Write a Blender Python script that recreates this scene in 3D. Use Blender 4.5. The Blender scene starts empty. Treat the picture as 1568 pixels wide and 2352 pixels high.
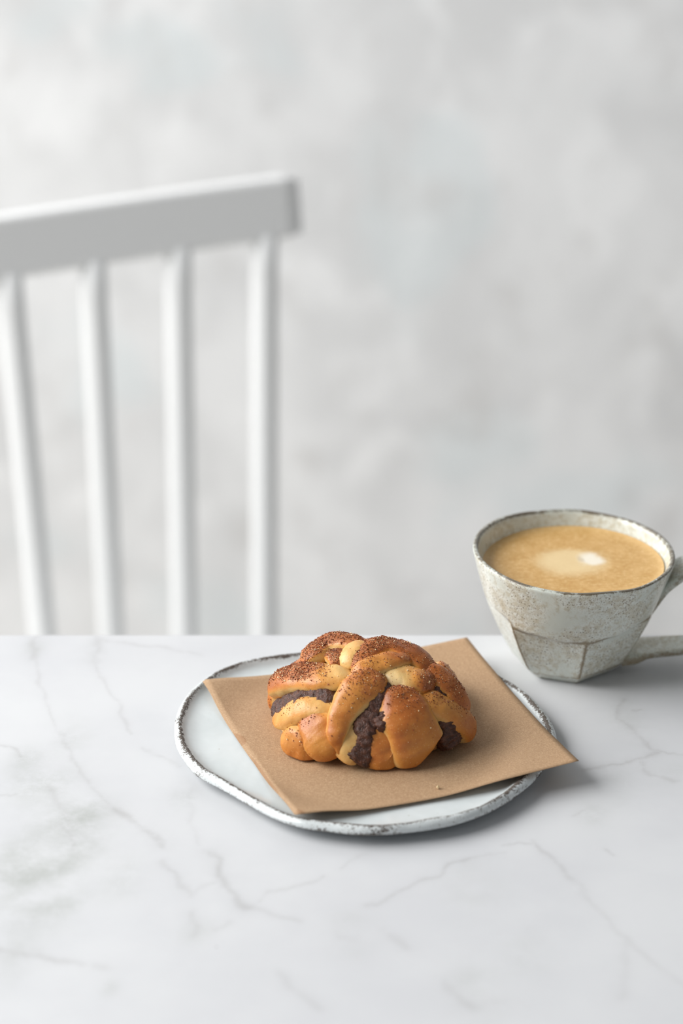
import bpy, math, random
import numpy as np
from mathutils import Vector, noise, Matrix
from mathutils.bvhtree import BVHTree

# ------------------------------------------------------------------ camera
PITCH = math.radians(24.5)
CAM = np.array((0.0, -1.232, 0.686))
FPX = 100.0 / 36.0 * 2352
scene = bpy.context.scene
C = scene.collection
cd = bpy.data.cameras.new('camera')
cam = bpy.data.objects.new('camera', cd)
C.objects.link(cam)
cam.location = CAM
cam.rotation_euler = (math.pi / 2 - PITCH, 0, 0)
cd.sensor_fit = 'VERTICAL'
cd.sensor_height = 36
cd.sensor_width = 24
cd.lens = 100
cd.clip_start = 0.05
cd.dof.use_dof = True
cd.dof.focus_distance = 1.39
cd.dof.aperture_fstop = 4.4
scene.camera = cam

# ------------------------------------------------------------------ light
w = bpy.data.worlds.new('world')
scene.world = w
w.use_nodes = True
w.node_tree.nodes['Background'].inputs[0].default_value = (0.95, 0.98, 1.0, 1)
w.node_tree.nodes['Background'].inputs[1].default_value = 0.27
ld = bpy.data.lights.new('window_light', 'AREA')
ld.shape = 'RECTANGLE'
ld.size = 2.0
ld.size_y = 1.6
ld.energy = 88
ld.color = (1.0, 0.995, 0.985)
lo = bpy.data.objects.new('window_light', ld)
C.objects.link(lo)
lo.location = (-1.75, 0.1, 1.30)
lo.rotation_euler = (Vector((0.0, 0.3, 0.15)) - Vector(lo.location)).to_track_quat('-Z', 'Y').to_euler()
scene.view_settings.view_transform = 'Standard'
scene.view_settings.look = 'None'
scene.view_settings.exposure = 0.0
scene.view_settings.gamma = 1.0
scene.view_settings.use_curve_mapping = False

random.seed(7)
rng = np.random.default_rng(7)


# ------------------------------------------------------------------ helpers
def ray(u, v):
    x, y = (u - 784) / FPX, -(v - 1176) / FPX
    d = np.array((x, math.cos(PITCH) + y * math.sin(PITCH), -math.sin(PITCH) + y * math.cos(PITCH)))
    return d / np.linalg.norm(d)


def U(u, v, z=0.0):
    d = ray(u, v)
    return CAM + d * ((z - CAM[2]) / d[2])


def Ud(u, v, y):
    """point on the ray at world depth y"""
    d = ray(u, v)
    return CAM + d * ((y - CAM[1]) / d[1])


def lin(r, g, b):
    f = lambda c: (c / 255 / 12.92) if c / 255 <= 0.04045 else ((c / 255 + 0.055) / 1.055) ** 2.4
    return (f(r), f(g), f(b), 1.0)


def tag(o, label=None, cat=None, group=None, kind=None):
    for k, val in (('label', label), ('category', cat), ('group', group), ('kind', kind)):
        if val:
            o[k] = val
    return o


def empty(name, loc):
    o = bpy.data.objects.new(name, None)
    C.objects.link(o)
    o.empty_display_size = 0.02
    o.location = loc
    return o


def mk(name, verts, faces, mat, parent=None, smooth=True, attrs=None, origin=None):
    verts = np.asarray(verts, float)
    off = np.array(parent.matrix_world.translation if False else parent.location) if parent is not None else (
        np.array(origin) if origin is not None else np.zeros(3))
    if parent is not None and parent.parent is not None:
        off = off + np.array(parent.parent.location)
    me = bpy.data.meshes.new(name)
    me.from_pydata((verts - off).tolist(), [], [list(map(int, f)) for f in faces])
    if smooth:
        me.polygons.foreach_set('use_smooth', [True] * len(me.polygons))
    for k, val in (attrs or {}).items():
        a = me.attributes.new(k, 'FLOAT', 'POINT')
        a.data.foreach_set('value', np.asarray(val, np.float32))
    me.materials.append(mat)
    me.update()
    o = bpy.data.objects.new(name, me)
    C.objects.link(o)
    if parent is not None:
        o.parent = parent
    elif origin is not None:
        o.location = origin
    return o


def grid_faces(nu, nv, close_u=False, close_v=False):
    """index grid i*nv+j"""
    F = []
    for i in range(nu if close_u else nu - 1):
        for j in range(nv if close_v else nv - 1):
            a, b = i, (i + 1) % nu
            c, d = j, (j + 1) % nv
            F.append((a * nv + c, b * nv + c, b * nv + d, a * nv + d))
    return F


def sstep(a, b, x):
    t = np.clip((np.asarray(x, float) - a) / (b - a), 0, 1)
    return t * t * (3 - 2 * t)


def catmull(P, n):
    P = np.asarray(P, float)
    P = np.vstack([2 * P[0] - P[1], P, 2 * P[-1] - P[-2]])
    m = len(P) - 3
    out = []
    for s in np.linspace(0, m - 1e-9, n):
        i = int(s)
        t = s - i
        p0, p1, p2, p3 = P[i:i + 4]
        out.append(0.5 * (2 * p1 + (p2 - p0) * t + (2 * p0 - 5 * p1 + 4 * p2 - p3) * t * t
                          + (3 * p1 - p0 - 3 * p2 + p3) * t ** 3))
    return np.array(out)


class NT:
    """small node-tree writer"""

    def __init__(self, name):
        self.m = bpy.data.materials.new(name)
        self.m.use_nodes = True
        self.t = self.m.node_tree
        self.b = self.t.nodes['Principled BSDF']

    def n(self, typ, **kw):
        nd = self.t.nodes.new(typ)
        for k, val in kw.items():
            if k.startswith('i_'):
                self.put(nd.inputs[k[2:].replace('_', ' ')], val)
            else:
                setattr(nd, k, val)
        return nd

    def put(self, sock, val):
        if isinstance(val, bpy.types.NodeSocket):
            self.t.links.new(val, sock)
        else:
            sock.default_value = val

    def bs(self, **kw):
        for k, val in kw.items():
            self.put(self.b.inputs[k.replace('_', ' ')], val)

    def obj(self):
        return self.n('ShaderNodeTexCoord').outputs['Object']

    def noise(self, scale, detail=3, rough=0.5, vec=None, dist=0.0):
        nd = self.n('ShaderNodeTexNoise')
        nd.inputs['Scale'].default_value = scale
        nd.inputs['Detail'].default_value = detail
        nd.inputs['Roughness'].default_value = rough
        nd.inputs['Distortion'].default_value = dist
        self.put(nd.inputs['Vector'], vec if vec is not None else self.obj())
        return nd.outputs['Fac']

    def voro(self, scale, vec=None, out='Distance', rnd=1.0):
        nd = self.n('ShaderNodeTexVoronoi')
        nd.inputs['Scale'].default_value = scale
        nd.inputs['Randomness'].default_value = rnd
        self.put(nd.inputs['Vector'], vec if vec is not None else self.obj())
        return nd.outputs[out]

    def ramp(self, fac, a, b, smooth=True):
        nd = self.n('ShaderNodeMapRange')
        nd.interpolation_type = 'SMOOTHSTEP' if smooth else 'LINEAR'
        self.put(nd.inputs['Value'], fac)
        nd.inputs['From Min'].default_value = a
        nd.inputs['From Max'].default_value = b
        return nd.outputs['Result']

    def math(self, op, a, b=0.0, clamp=False):
        nd = self.n('ShaderNodeMath', operation=op, use_clamp=clamp)
        self.put(nd.inputs[0], a)
        self.put(nd.inputs[1], b)
        return nd.outputs[0]

    def mix(self, fac, a, b, blend='MIX'):
        nd = self.n('ShaderNodeMix', data_type='RGBA', blend_type=blend)
        self.put(nd.inputs[0], fac)
        self.put(nd.inputs[6], a)
        self.put(nd.inputs[7], b)
        return nd.outputs[2]

    def attr(self, name):
        return self.n('ShaderNodeAttribute', attribute_name=name).outputs['Fac']

    def bump(self, h, strength=0.3, dist=0.001):
        nd = self.n('ShaderNodeBump')
        nd.inputs['Strength'].default_value = strength
        nd.inputs['Distance'].default_value = dist
        self.put(nd.inputs['Height'], h)
        return nd.outputs['Normal']

    def map(self, scale=(1, 1, 1), rot=(0, 0, 0), loc=(0, 0, 0)):
        nd = self.n('ShaderNodeMapping')
        self.put(nd.inputs['Vector'], self.obj())
        nd.inputs['Scale'].default_value = scale
        nd.inputs['Rotation'].default_value = rot
        nd.inputs['Location'].default_value = loc
        return nd.outputs[0]


# ------------------------------------------------------------------ materials
def m_wall():
    k = NT('mottled_plaster')
    v = k.map(scale=(1.0, 1, 0.8))
    n1 = k.noise(7.0, 3, 0.55, v, 0.4)
    n2 = k.noise(15.0, 3, 0.5, v, 0.5)
    n3 = k.noise(6.5, 2, 0.5, k.map(loc=(3, 1, 7)))
    n4 = k.noise(20, 3, 0.6, k.map(loc=(1, 5, 2), scale=(1, 1, .6)))
    c = k.mix(k.ramp(n1, 0.35, 0.66), lin(222, 223, 224), lin(239, 240, 241))
    c = k.mix(k.math('MULTIPLY', k.ramp(n2, 0.50, 0.70), 0.6), c, lin(250, 251, 252))
    c = k.mix(k.math('MULTIPLY', k.ramp(n3, 0.55, 0.68), 0.4), c, lin(215, 226, 229))
    c = k.mix(k.math('MULTIPLY', k.ramp(n4, 0.54, 0.72), 0.45), c, lin(207, 206, 205))
    k.bs(Base_Color=c, Roughness=0.85)
    return k.m


def m_plain(name, col, rough=0.5, bump=0.0, scale=200):
    k = NT(name)
    n1 = k.noise(scale, 3)
    c = k.mix(n1, tuple(x * 0.97 for x in col[:3]) + (1,), col)
    k.bs(Base_Color=c, Roughness=rough)
    if bump:
        k.bs(Normal=k.bump(n1, bump))
    return k.m


def m_floor():
    k = NT('pale_floor_boards')
    n1 = k.noise(8, 4, 0.6, k.map(scale=(1, 9, 1)))
    k.bs(Base_Color=k.mix(n1, lin(190, 184, 176), lin(212, 208, 202)), Roughness=0.5)
    return k.m


def m_marble():
    k = NT('white_marble')
    n1 = k.noise(14, 4, 0.55)
    n2 = k.noise(60, 5, 0.65)
    n3 = k.noise(420, 3, 0.6)
    n5 = k.noise(5, 3, 0.6, k.map(loc=(4, 2, 1)))
    base = k.mix(k.ramp(n1, 0.3, 0.7), lin(201, 202, 205), lin(208, 209, 211))
    cloud = k.attr('cloud')
    cm = k.math('MULTIPLY', cloud, k.ramp(k.math('ADD', n2, k.math('MULTIPLY', n3, 0.25)), 0.30, 0.85))
    base = k.mix(cm, base, lin(172, 175, 172))
    vein = k.attr('vein')
    vm = k.math('MULTIPLY', vein, k.ramp(k.math('ADD', n2, k.math('MULTIPLY', n3, 0.3)), 0.25, 0.85), True)
    base = k.mix(vm, base, k.mix(n5, lin(146, 148, 143), lin(152, 146, 149)))
    fleck = k.math('MULTIPLY', k.ramp(k.voro(38), 0.035, 0.015), k.ramp(k.noise(9, 2), 0.52, 0.6))
    base = k.mix(k.math('MULTIPLY', fleck, 0.55), base, lin(120, 118, 122))
    k.bs(Base_Color=base, Roughness=0.36)
    k.b.inputs['Specular IOR Level'].default_value = 0.4
    return k.m


def m_plate():
    k = NT('white_speckled_glaze')
    ridge = k.attr('ridge')
    n1 = k.noise(1500, 3, 0.6)
    n2 = k.noise(520, 3, 0.6)
    n3 = k.noise(40, 3, 0.5)
    f = k.math('ADD', k.math('ADD', k.math('MULTIPLY', n1, 0.85), k.math('MULTIPLY', n2, 0.55)), k.math('MULTIPLY', n3, 0.28))
    spots = k.ramp(k.math('ADD', f, k.math('MULTIPLY', ridge, 0.64)), 1.19, 1.31)
    halo = k.ramp(k.math('ADD', f, k.math('MULTIPLY', ridge, 0.52)), 1.08, 1.40)
    fine = k.math('MULTIPLY', k.ramp(k.voro(170), 0.085, 0.04), k.ramp(n3, 0.5, 0.62))
    c = k.mix(k.ramp(n3, 0.3, 0.7), lin(198, 205, 206), lin(207, 213, 214))
    c = k.mix(k.math('MULTIPLY', ridge, 0.35), c, lin(248, 248, 246))
    c = k.mix(k.math('MULTIPLY', fine, 0.5), c, lin(150, 140, 118))
    c = k.mix(k.math('MULTIPLY', halo, 0.5), c, lin(165, 163, 155))
    c = k.mix(k.math('MULTIPLY', spots, 0.95), c, lin(74, 62, 52))
    k.bs(Base_Color=c, Roughness=k.math('ADD', k.math('MULTIPLY', spots, 0.4), 0.2),
         Normal=k.bump(k.math('ADD', k.math('MULTIPLY', n3, 2.0), k.math('MULTIPLY', spots, -0.25)), 0.25, 0.0015))
    return k.m


def m_cup():
    k = NT('grey_white_stoneware_glaze')
    edge = k.attr('edge')
    rim = k.attr('rim')
    inner = k.attr('inner')
    n1 = k.noise(1500, 3, 0.6)
    n2 = k.noise(330, 3, 0.6)
    n3 = k.noise(48, 3, 0.55)
    v1 = k.voro(1150)
    v2 = k.voro(560)
    dens = k.ramp(n3, 0.32, 0.62)
    sp1 = k.math('MULTIPLY', k.ramp(k.math('ADD', v1, k.math('MULTIPLY', n2, 0.35)), 0.58, 0.42), dens)
    sp2 = k.math('MULTIPLY', k.ramp(k.math('ADD', v2, k.math('MULTIPLY', n2, 0.25)), 0.42, 0.30), k.ramp(n3, 0.36, 0.55))
    c = k.mix(k.ramp(n3, 0.3, 0.7), lin(208, 213, 204), lin(226, 229, 222))
    c = k.mix(k.math('MULTIPLY', k.ramp(k.math('ADD', n2, k.math('MULTIPLY', n3, .8)), 0.80, 1.12), 0.62), c, lin(180, 170, 142))
    out = k.math('SUBTRACT', 1.0, k.math('MULTIPLY', inner, 0.8))
    c = k.mix(k.math('MULTIPLY', k.math('MULTIPLY', sp1, 0.5), out), c, lin(132, 110, 74))
    c = k.mix(k.math('MULTIPLY', k.math('MULTIPLY', sp2, 0.62), out), c, lin(104, 84, 56))
    f = k.math('ADD', k.math('ADD', k.math('MULTIPLY', n1, 0.6), k.math('MULTIPLY', n2, 0.6)), k.math('MULTIPLY', n3, 0.5))
    em = k.ramp(k.math('ADD', f, k.math('MULTIPLY', edge, 0.45)), 0.90, 1.25)
    c = k.mix(k.math('MULTIPLY', em, k.math('MULTIPLY', edge, 0.95)), c, lin(120, 102, 72))
    rm = k.ramp(k.math('ADD', f, k.math('MULTIPLY', rim, 0.85)), 1.30, 1.62)
    c = k.mix(k.math('MULTIPLY', rm, .9), c, lin(90, 78, 62))
    k.bs(Base_Color=c, Roughness=k.math('ADD', k.math('MULTIPLY', n2, 0.12), 0.14),
         Normal=k.bump(k.math('ADD', k.math('MULTIPLY', n3, 1.5), k.math('MULTIPLY', sp2, -0.3)), 0.3, 0.0012))
    return k.m


def m_paper():
    k = NT('brown_baking_paper')
    n1 = k.noise(800, 4, 0.7, k.map(scale=(1, 1.6, 1), rot=(0, 0, 0.5)))
    n2 = k.noise(30, 3, 0.5)
    n3 = k.noise(2100, 2, 0.6, k.map(scale=(1, .6, 1), rot=(0, 0, 0.9)))
    c = k.mix(k.ramp(n1, 0.3, 0.7), lin(157, 125, 93), lin(178, 146, 112))
    c = k.mix(k.math('MULTIPLY', k.ramp(n2, 0.35, 0.7), 0.25), c, lin(166, 131, 98))
    c = k.mix(k.math('MULTIPLY', k.ramp(n3, 0.45, 0.7), 0.45), c, lin(205, 176, 142))
    st = k.attr('stain')
    c = k.mix(k.math('MULTIPLY', k.ramp(k.math('ADD', st, k.math('MULTIPLY', n2, 0.5)), 0.62, 0.72), 0.55), c, lin(142, 100, 64))
    k.bs(Base_Color=c, Roughness=0.75, Normal=k.bump(k.math('ADD', n1, k.math('MULTIPLY', n3, 0.5)), 0.12, 0.0006))
    return k.m


def m_dough():
    k = NT('baked_bun_crust')
    br = k.attr('brown')
    sg = k.attr('sugar')
    n1 = k.noise(60, 4, 0.6)
    n2 = k.noise(260, 4, 0.65)
    n3 = k.noise(1500, 3, 0.6)
    b = k.math('ADD', br, k.math('MULTIPLY', k.math('SUBTRACT', n1, 0.5), 0.55))
    b = k.math('ADD', b, k.math('MULTIPLY', k.math('SUBTRACT', n2, 0.5), 0.22))
    cr = k.n('ShaderNodeValToRGB')
    e = cr.color_ramp.elements
    e[0].position, e[0].color = 0.0, lin(228, 200, 146)
    e[1].position, e[1].color = 1.0, lin(122, 60, 22)
    for p, col in ((0.20, lin(224, 182, 114)), (0.46, lin(211, 144, 67)), (0.74, lin(180, 102, 40))):
        x = e.new(p)
        x.color = col
    k.put(cr.inputs[0], b)
    c = cr.outputs[0]
    # cinnamon dust lying on the crust
    s = k.math('ADD', k.math('MULTIPLY', n2, 0.7), k.math('MULTIPLY', n3, 0.5))
    dust = k.ramp(k.math('ADD', s, k.math('MULTIPLY', sg, 0.42)), 0.82, 0.98)
    dust = k.math('MULTIPLY', dust, k.ramp(sg, 0.02, 0.35))
    c = k.mix(k.math('MULTIPLY', dust, 0.85), c, k.mix(k.ramp(n3, .35, .65), lin(136, 68, 28), lin(184, 112, 60)))
    fl = k.math('MULTIPLY', k.ramp(k.voro(300), 0.13, 0.05), k.ramp(n1, 0.42, 0.58))
    c = k.mix(k.math('MULTIPLY', fl, 0.45), c, lin(130, 66, 28))
    c = k.mix(k.math('MULTIPLY', k.ramp(k.voro(720), 0.20, 0.10), 0.35), c, lin(240, 205, 150))
    h = k.math('ADD', k.math('MULTIPLY', n2, 0.8), k.math('MULTIPLY', n3, 0.5))
    k.bs(Base_Color=c, Roughness=k.math('ADD', k.math('MULTIPLY', dust, 0.3), 0.36),
         Normal=k.bump(h, 0.28, 0.0008))
    k.b.inputs['Subsurface Weight'].default_value = 0.12
    k.b.inputs['Subsurface Radius'].default_value = (1.0, 0.5, 0.2)
    k.b.inputs['Subsurface Scale'].default_value = 0.002
    return k.m


def m_filling():
    k = NT('cinnamon_filling')
    n1 = k.noise(420, 4, 0.7)
    n2 = k.noise(1400, 3, 0.6)
    c = k.mix(k.ramp(n1, 0.3, 0.72), lin(56, 31, 22), lin(102, 62, 45))
    k.bs(Base_Color=c, Roughness=0.36, Normal=k.bump(k.math('ADD', n1, k.math('MULTIPLY', n2, 0.6)), 0.7, 0.0012))
    return k.m


def m_coffee():
    k = NT('coffee_crema')
    o = k.obj()
    n1 = k.noise(90, 4, 0.6)
    n2 = k.noise(420, 4, 0.7)
    n3 = k.noise(1300, 2, 0.5)
    nv = k.n('ShaderNodeTexNoise')
    nv.inputs['Scale'].default_value = 70
    nv.inputs['Detail'].default_value = 4
    k.put(nv.inputs['Vector'], o)
    warp = k.n('ShaderNodeVectorMath', operation='MULTIPLY_ADD')
    k.put(warp.inputs[0], nv.outputs['Color'])
    warp.inputs[1].default_value = (0.011, 0.014, 0)
    k.put(warp.inputs[2], o)

    def blob(cx, cy, rx, ry, a, b):
        mp = k.n('ShaderNodeVectorMath', operation='SUBTRACT')
        k.put(mp.inputs[0], warp.outputs[0])
        mp.inputs[1].default_value = (cx + 0.0055, cy + 0.007, 0)
        sc = k.n('ShaderNodeVectorMath', operation='MULTIPLY')
        k.put(sc.inputs[0], mp.outputs[0])
        sc.inputs[1].default_value = (1 / rx, 1 / ry, 0)
        ln = k.n('ShaderNodeVectorMath', operation='LENGTH')
        k.put(ln.inputs[0], sc.outputs[0])
        return k.ramp(ln.outputs['Value'], b, a)
    c = k.mix(k.ramp(n1, 0.3, 0.7), lin(194, 150, 82), lin(210, 169, 106))
    c = k.mix(k.math('MULTIPLY', k.ramp(n2, 0.45, 0.7), 0.4), c, lin(182, 126, 56))
    c = k.mix(k.math('MULTIPLY', k.ramp(n2, 0.5, 0.32), 0.4), c, lin(232, 200, 148))
    c = k.mix(k.math('MULTIPLY', blob(-0.001, 0.003, 0.0195, 0.016, 0.55, 1.25), 0.75), c, lin(230, 206, 158))
    c = k.mix(k.math('MULTIPLY', blob(0.009, 0.006, 0.0075, 0.0085, 0.5, 1.2), 0.85), c, lin(240, 234, 220))
    c = k.mix(k.math('MULTIPLY', blob(0.0035, 0.0065, 0.002, 0.004, 0.4, 1.3), 0.4), c, lin(176, 150, 110))
    rimd = k.attr('edge')
    c = k.mix(k.math('MULTIPLY', rimd, 0.5), c, lin(224, 190, 134))
    k.bs(Base_Color=c, Roughness=0.4, Normal=k.bump(k.math('ADD', n2, k.math('MULTIPLY', n3, 0.4)), 0.15, 0.0006))
    return k.m


M = dict(wall=m_wall(), floor=m_floor(), marble=m_marble(), plate=m_plate(), cup=m_cup(), paper=m_paper(),
         dough=m_dough(), filling=m_filling(), coffee=m_coffee(),
         white=m_plain('white_chair_paint', lin(246, 247, 247), 0.42),
         metal=m_plain('white_table_frame', lin(225, 226, 228), 0.4),
         grain=m_plain('cinnamon_sugar_grain', lin(152, 84, 42), 0.5, scale=900),
         darkgrain=m_plain('dark_sugar_grain', lin(118, 60, 30), 0.45, scale=900),
         crumb=m_plain('pale_crumb', lin(238, 214, 170), 0.6, scale=900))


# ------------------------------------------------------------------ room
FLOOR = -0.75
WALL_Y = 1.27


def box(name, lo_, hi_, mat, parent=None, origin=None, bevel=0.0):
    x0, y0, z0 = lo_
    x1, y1, z1 = hi_
    V = [(x0, y0, z0), (x1, y0, z0), (x1, y1, z0), (x0, y1, z0), (x0, y0, z1), (x1, y0, z1), (x1, y1, z1), (x0, y1, z1)]
    F = [(3, 2, 1, 0), (4, 5, 6, 7), (0, 1, 5, 4), (1, 2, 6, 5), (2, 3, 7, 6), (3, 0, 4, 7)]
    o = mk(name, V, F, mat, parent, False, origin=origin)
    if bevel:
        b = o.modifiers.new('bevel', 'BEVEL')
        b.width = bevel
        b.segments = 3
    return o


tag(box('wall_back', (-3, WALL_Y, FLOOR), (3, WALL_Y + 0.1, 2.0), M['wall']), 'pale grey mottled plaster wall behind the chair', kind='structure')
tag(box('floor', (-3, -3, FLOOR - 0.05), (3, WALL_Y, FLOOR), M['floor']), 'pale floor under the table and chair', kind='structure')

# ------------------------------------------------------------------ table
EDGE_Y = U(784, 1455)[1]
table = empty('marble_table', (0.0, EDGE_Y - 0.40, FLOOR))
tag(table, 'white marble table with fine grey veins under the plate and cup', 'table')


def Lc(x, y):
    return (x / 2.0, 1440 + y / 2.0)


def Rc(x, y):
    return (784 + x / 2.0, 1440 + y / 2.0)


# (strength, width px, points)
VEINS = [
    (0.30, 5, [Lc(165, 30), Lc(165, 130), Lc(180, 250), Lc(215, 370), Lc(250, 440), Lc(290, 500), Lc(330, 610), Lc(400, 700), Lc(470, 790), Lc(530, 840)]),
    (0.55, 9, [Lc(530, 840), Lc(590, 875), Lc(640, 910), Lc(690, 945), Lc(740, 1000)]),
    (0.32, 5, [Lc(440, 30), Lc(440, 110), Lc(425, 170), Lc(470, 240), Lc(500, 290), Lc(540, 340), Lc(560, 410), Lc(610, 490)]),
    (0.40, 10, [Lc(155, 60), Lc(155, 150)]), (0.40, 9, [Lc(445, 60), Lc(430, 160)]),
    (0.35, 7, [Lc(450, 55), Lc(600, 80), Lc(800, 105), Lc(920, 125)]),
    (0.55, 10, [Lc(960, 1030), Lc(1000, 1060), Lc(1000, 1130), Lc(1040, 1190), Lc(1090, 1260), Lc(1150, 1290)]),
    (0.32, 7, [Lc(1150, 1290), Lc(1280, 1330), Lc(1370, 1355)]),
    (0.35, 5, [Lc(1190, 1260), Lc(1230, 1220), Lc(1330, 1200), Lc(1480, 1150)]),
    (0.40, 8, [Lc(740, 1080), Lc(810, 1150), Lc(870, 1230)]), (0.3, 6, [Lc(870, 1240), Lc(930, 1190), Lc(1000, 1160)]),
    (0.5, 8, [Lc(-20, 1488), Lc(120, 1500), Lc(280, 1535), Lc(370, 1550)]),
    (0.3, 12, [Lc(430, 1555), Lc(490, 1570)]),
    (0.3, 9, [Lc(870, 1310), Lc(895, 1370), Lc(880, 1420)]), (0.3, 7, [Lc(985, 1385), Lc(1045, 1355)]),
    (0.18, 6, [Lc(870, 740), Lc(870, 900), Lc(920, 1000)]),
    (0.25, 6, [Lc(650, 555), Lc(760, 600), Lc(830, 640)]),
    (0.45, 4, [Lc(-10, 535), Lc(40, 550), Lc(95, 595)]), (0.35, 4, [Lc(-10, 775), Lc(75, 770)]),
    (0.28, 10, [Lc(1270, 1590), Lc(1380, 1680), Lc(1460, 1750)]),
    (0.4, 5, [Lc(270, 900), Lc(320, 950), Lc(335, 1020)]), (0.3, 9, [Lc(230, 740), Lc(290, 850), Lc(330, 960)]),
    (0.42, 6, [Rc(1290, 330), Rc(1270, 420), Rc(1330, 470), Rc(1400, 540), Rc(1450, 570)]),
    (0.55, 6, [Rc(1450, 570), Rc(1390, 600), Rc(1280, 630), Rc(1110, 658)]),
    (0.45, 4, [Rc(1450, 560), Rc(1500, 580), Rc(1600, 592)]),
    (0.4, 6, [Rc(1370, 610), Rc(1420, 680), Rc(1480, 692), Rc(1530, 708)]),
    (0.6, 2.5, [Rc(740, 1000), Rc(800, 996), Rc(870, 1001)]),
    (0.42, 6, [Rc(875, 980), Rc(950, 1050), Rc(1010, 1110), Rc(1060, 1160)]),
    (0.25, 7, [Rc(1060, 1160), Rc(1130, 1235), Rc(1200, 1330), Rc(1350, 1470), Rc(1450, 1560), Rc(1600, 1660)]),
    (0.48, 5, [Rc(110, 1275), Rc(210, 1250), Rc(320, 1190), Rc(470, 1130), Rc(500, 1090), Rc(580, 1065)]),
    (0.28, 4, [Rc(580, 1065), Rc(760, 1040)]),
    (0.25, 6, [Rc(-5, 1105), Rc(60, 1065), Rc(115, 1040)]),
    (0.28, 10, [Rc(200, 1400), Rc(250, 1430), Rc(305, 1475)]), (0.25, 12, [Rc(-10, 1420), Rc(60, 1430)]),
    (0.38, 9, [Rc(475, 1640), Rc(500, 1680), Rc(560, 1720), Rc(625, 1745)]), (0.25, 10, [Rc(600, 1740), Rc(720, 1720)]),
    (0.2, 12, [Rc(1310, 1450), Rc(1290, 1700)]),
    (0.5, 3, [Rc(1210, 1020), Rc(1255, 1045)]), (0.45, 3, [Rc(1340, 385), Rc(1380, 375)]), (0.35, 3, [Rc(1060, 870), Rc(1120, 845)]),
]
CLOUDS = [(Lc(200, 720), 130, .55), (Lc(330, 960), 130, .7), (Lc(100, 1090), 150, .6), (Lc(420, 880), 110, .45), (Lc(560, 1150), 90, .4),
          (Lc(250, 1230), 140, .4), (Lc(120, 1280), 140, .5), (Lc(500, 1660), 40, .3), (Lc(840, 770), 60, .4), (Lc(110, 640), 80, .45),
          (Lc(890, 1390), 70, .3), (Lc(60, 1560), 90, .35), (Lc(330, 480), 90, .3), (Rc(600, 1180), 130, .25), (Rc(850, 1500), 100, .25),
          (Rc(1250, 720), 90, .35), (Rc(620, 1670), 120, .28), (Rc(1150, 850), 70, .3), (Rc(1300, 400), 110, .3), (Rc(1500, 180), 120, .25),
          (Rc(40, 1410), 90, .3), (Rc(1500, 650), 120, .3), (Lc(160, 100), 60, .35), (Lc(435, 110), 60, .3)]


def vnoise(P, s, seed):
    """cheap smooth 2D noise from rotated sines"""
    r = np.random.default_rng(seed)
    out = np.zeros(len(P))
    for i in range(9):
        a = r.uniform(0, 6.28)
        f = s * r.uniform(0.5, 1.8)
        out += np.sin((P[:, 0] * math.cos(a) + P[:, 1] * math.sin(a)) * f + r.uniform(0, 6.28))
    return out / 4.0


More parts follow.
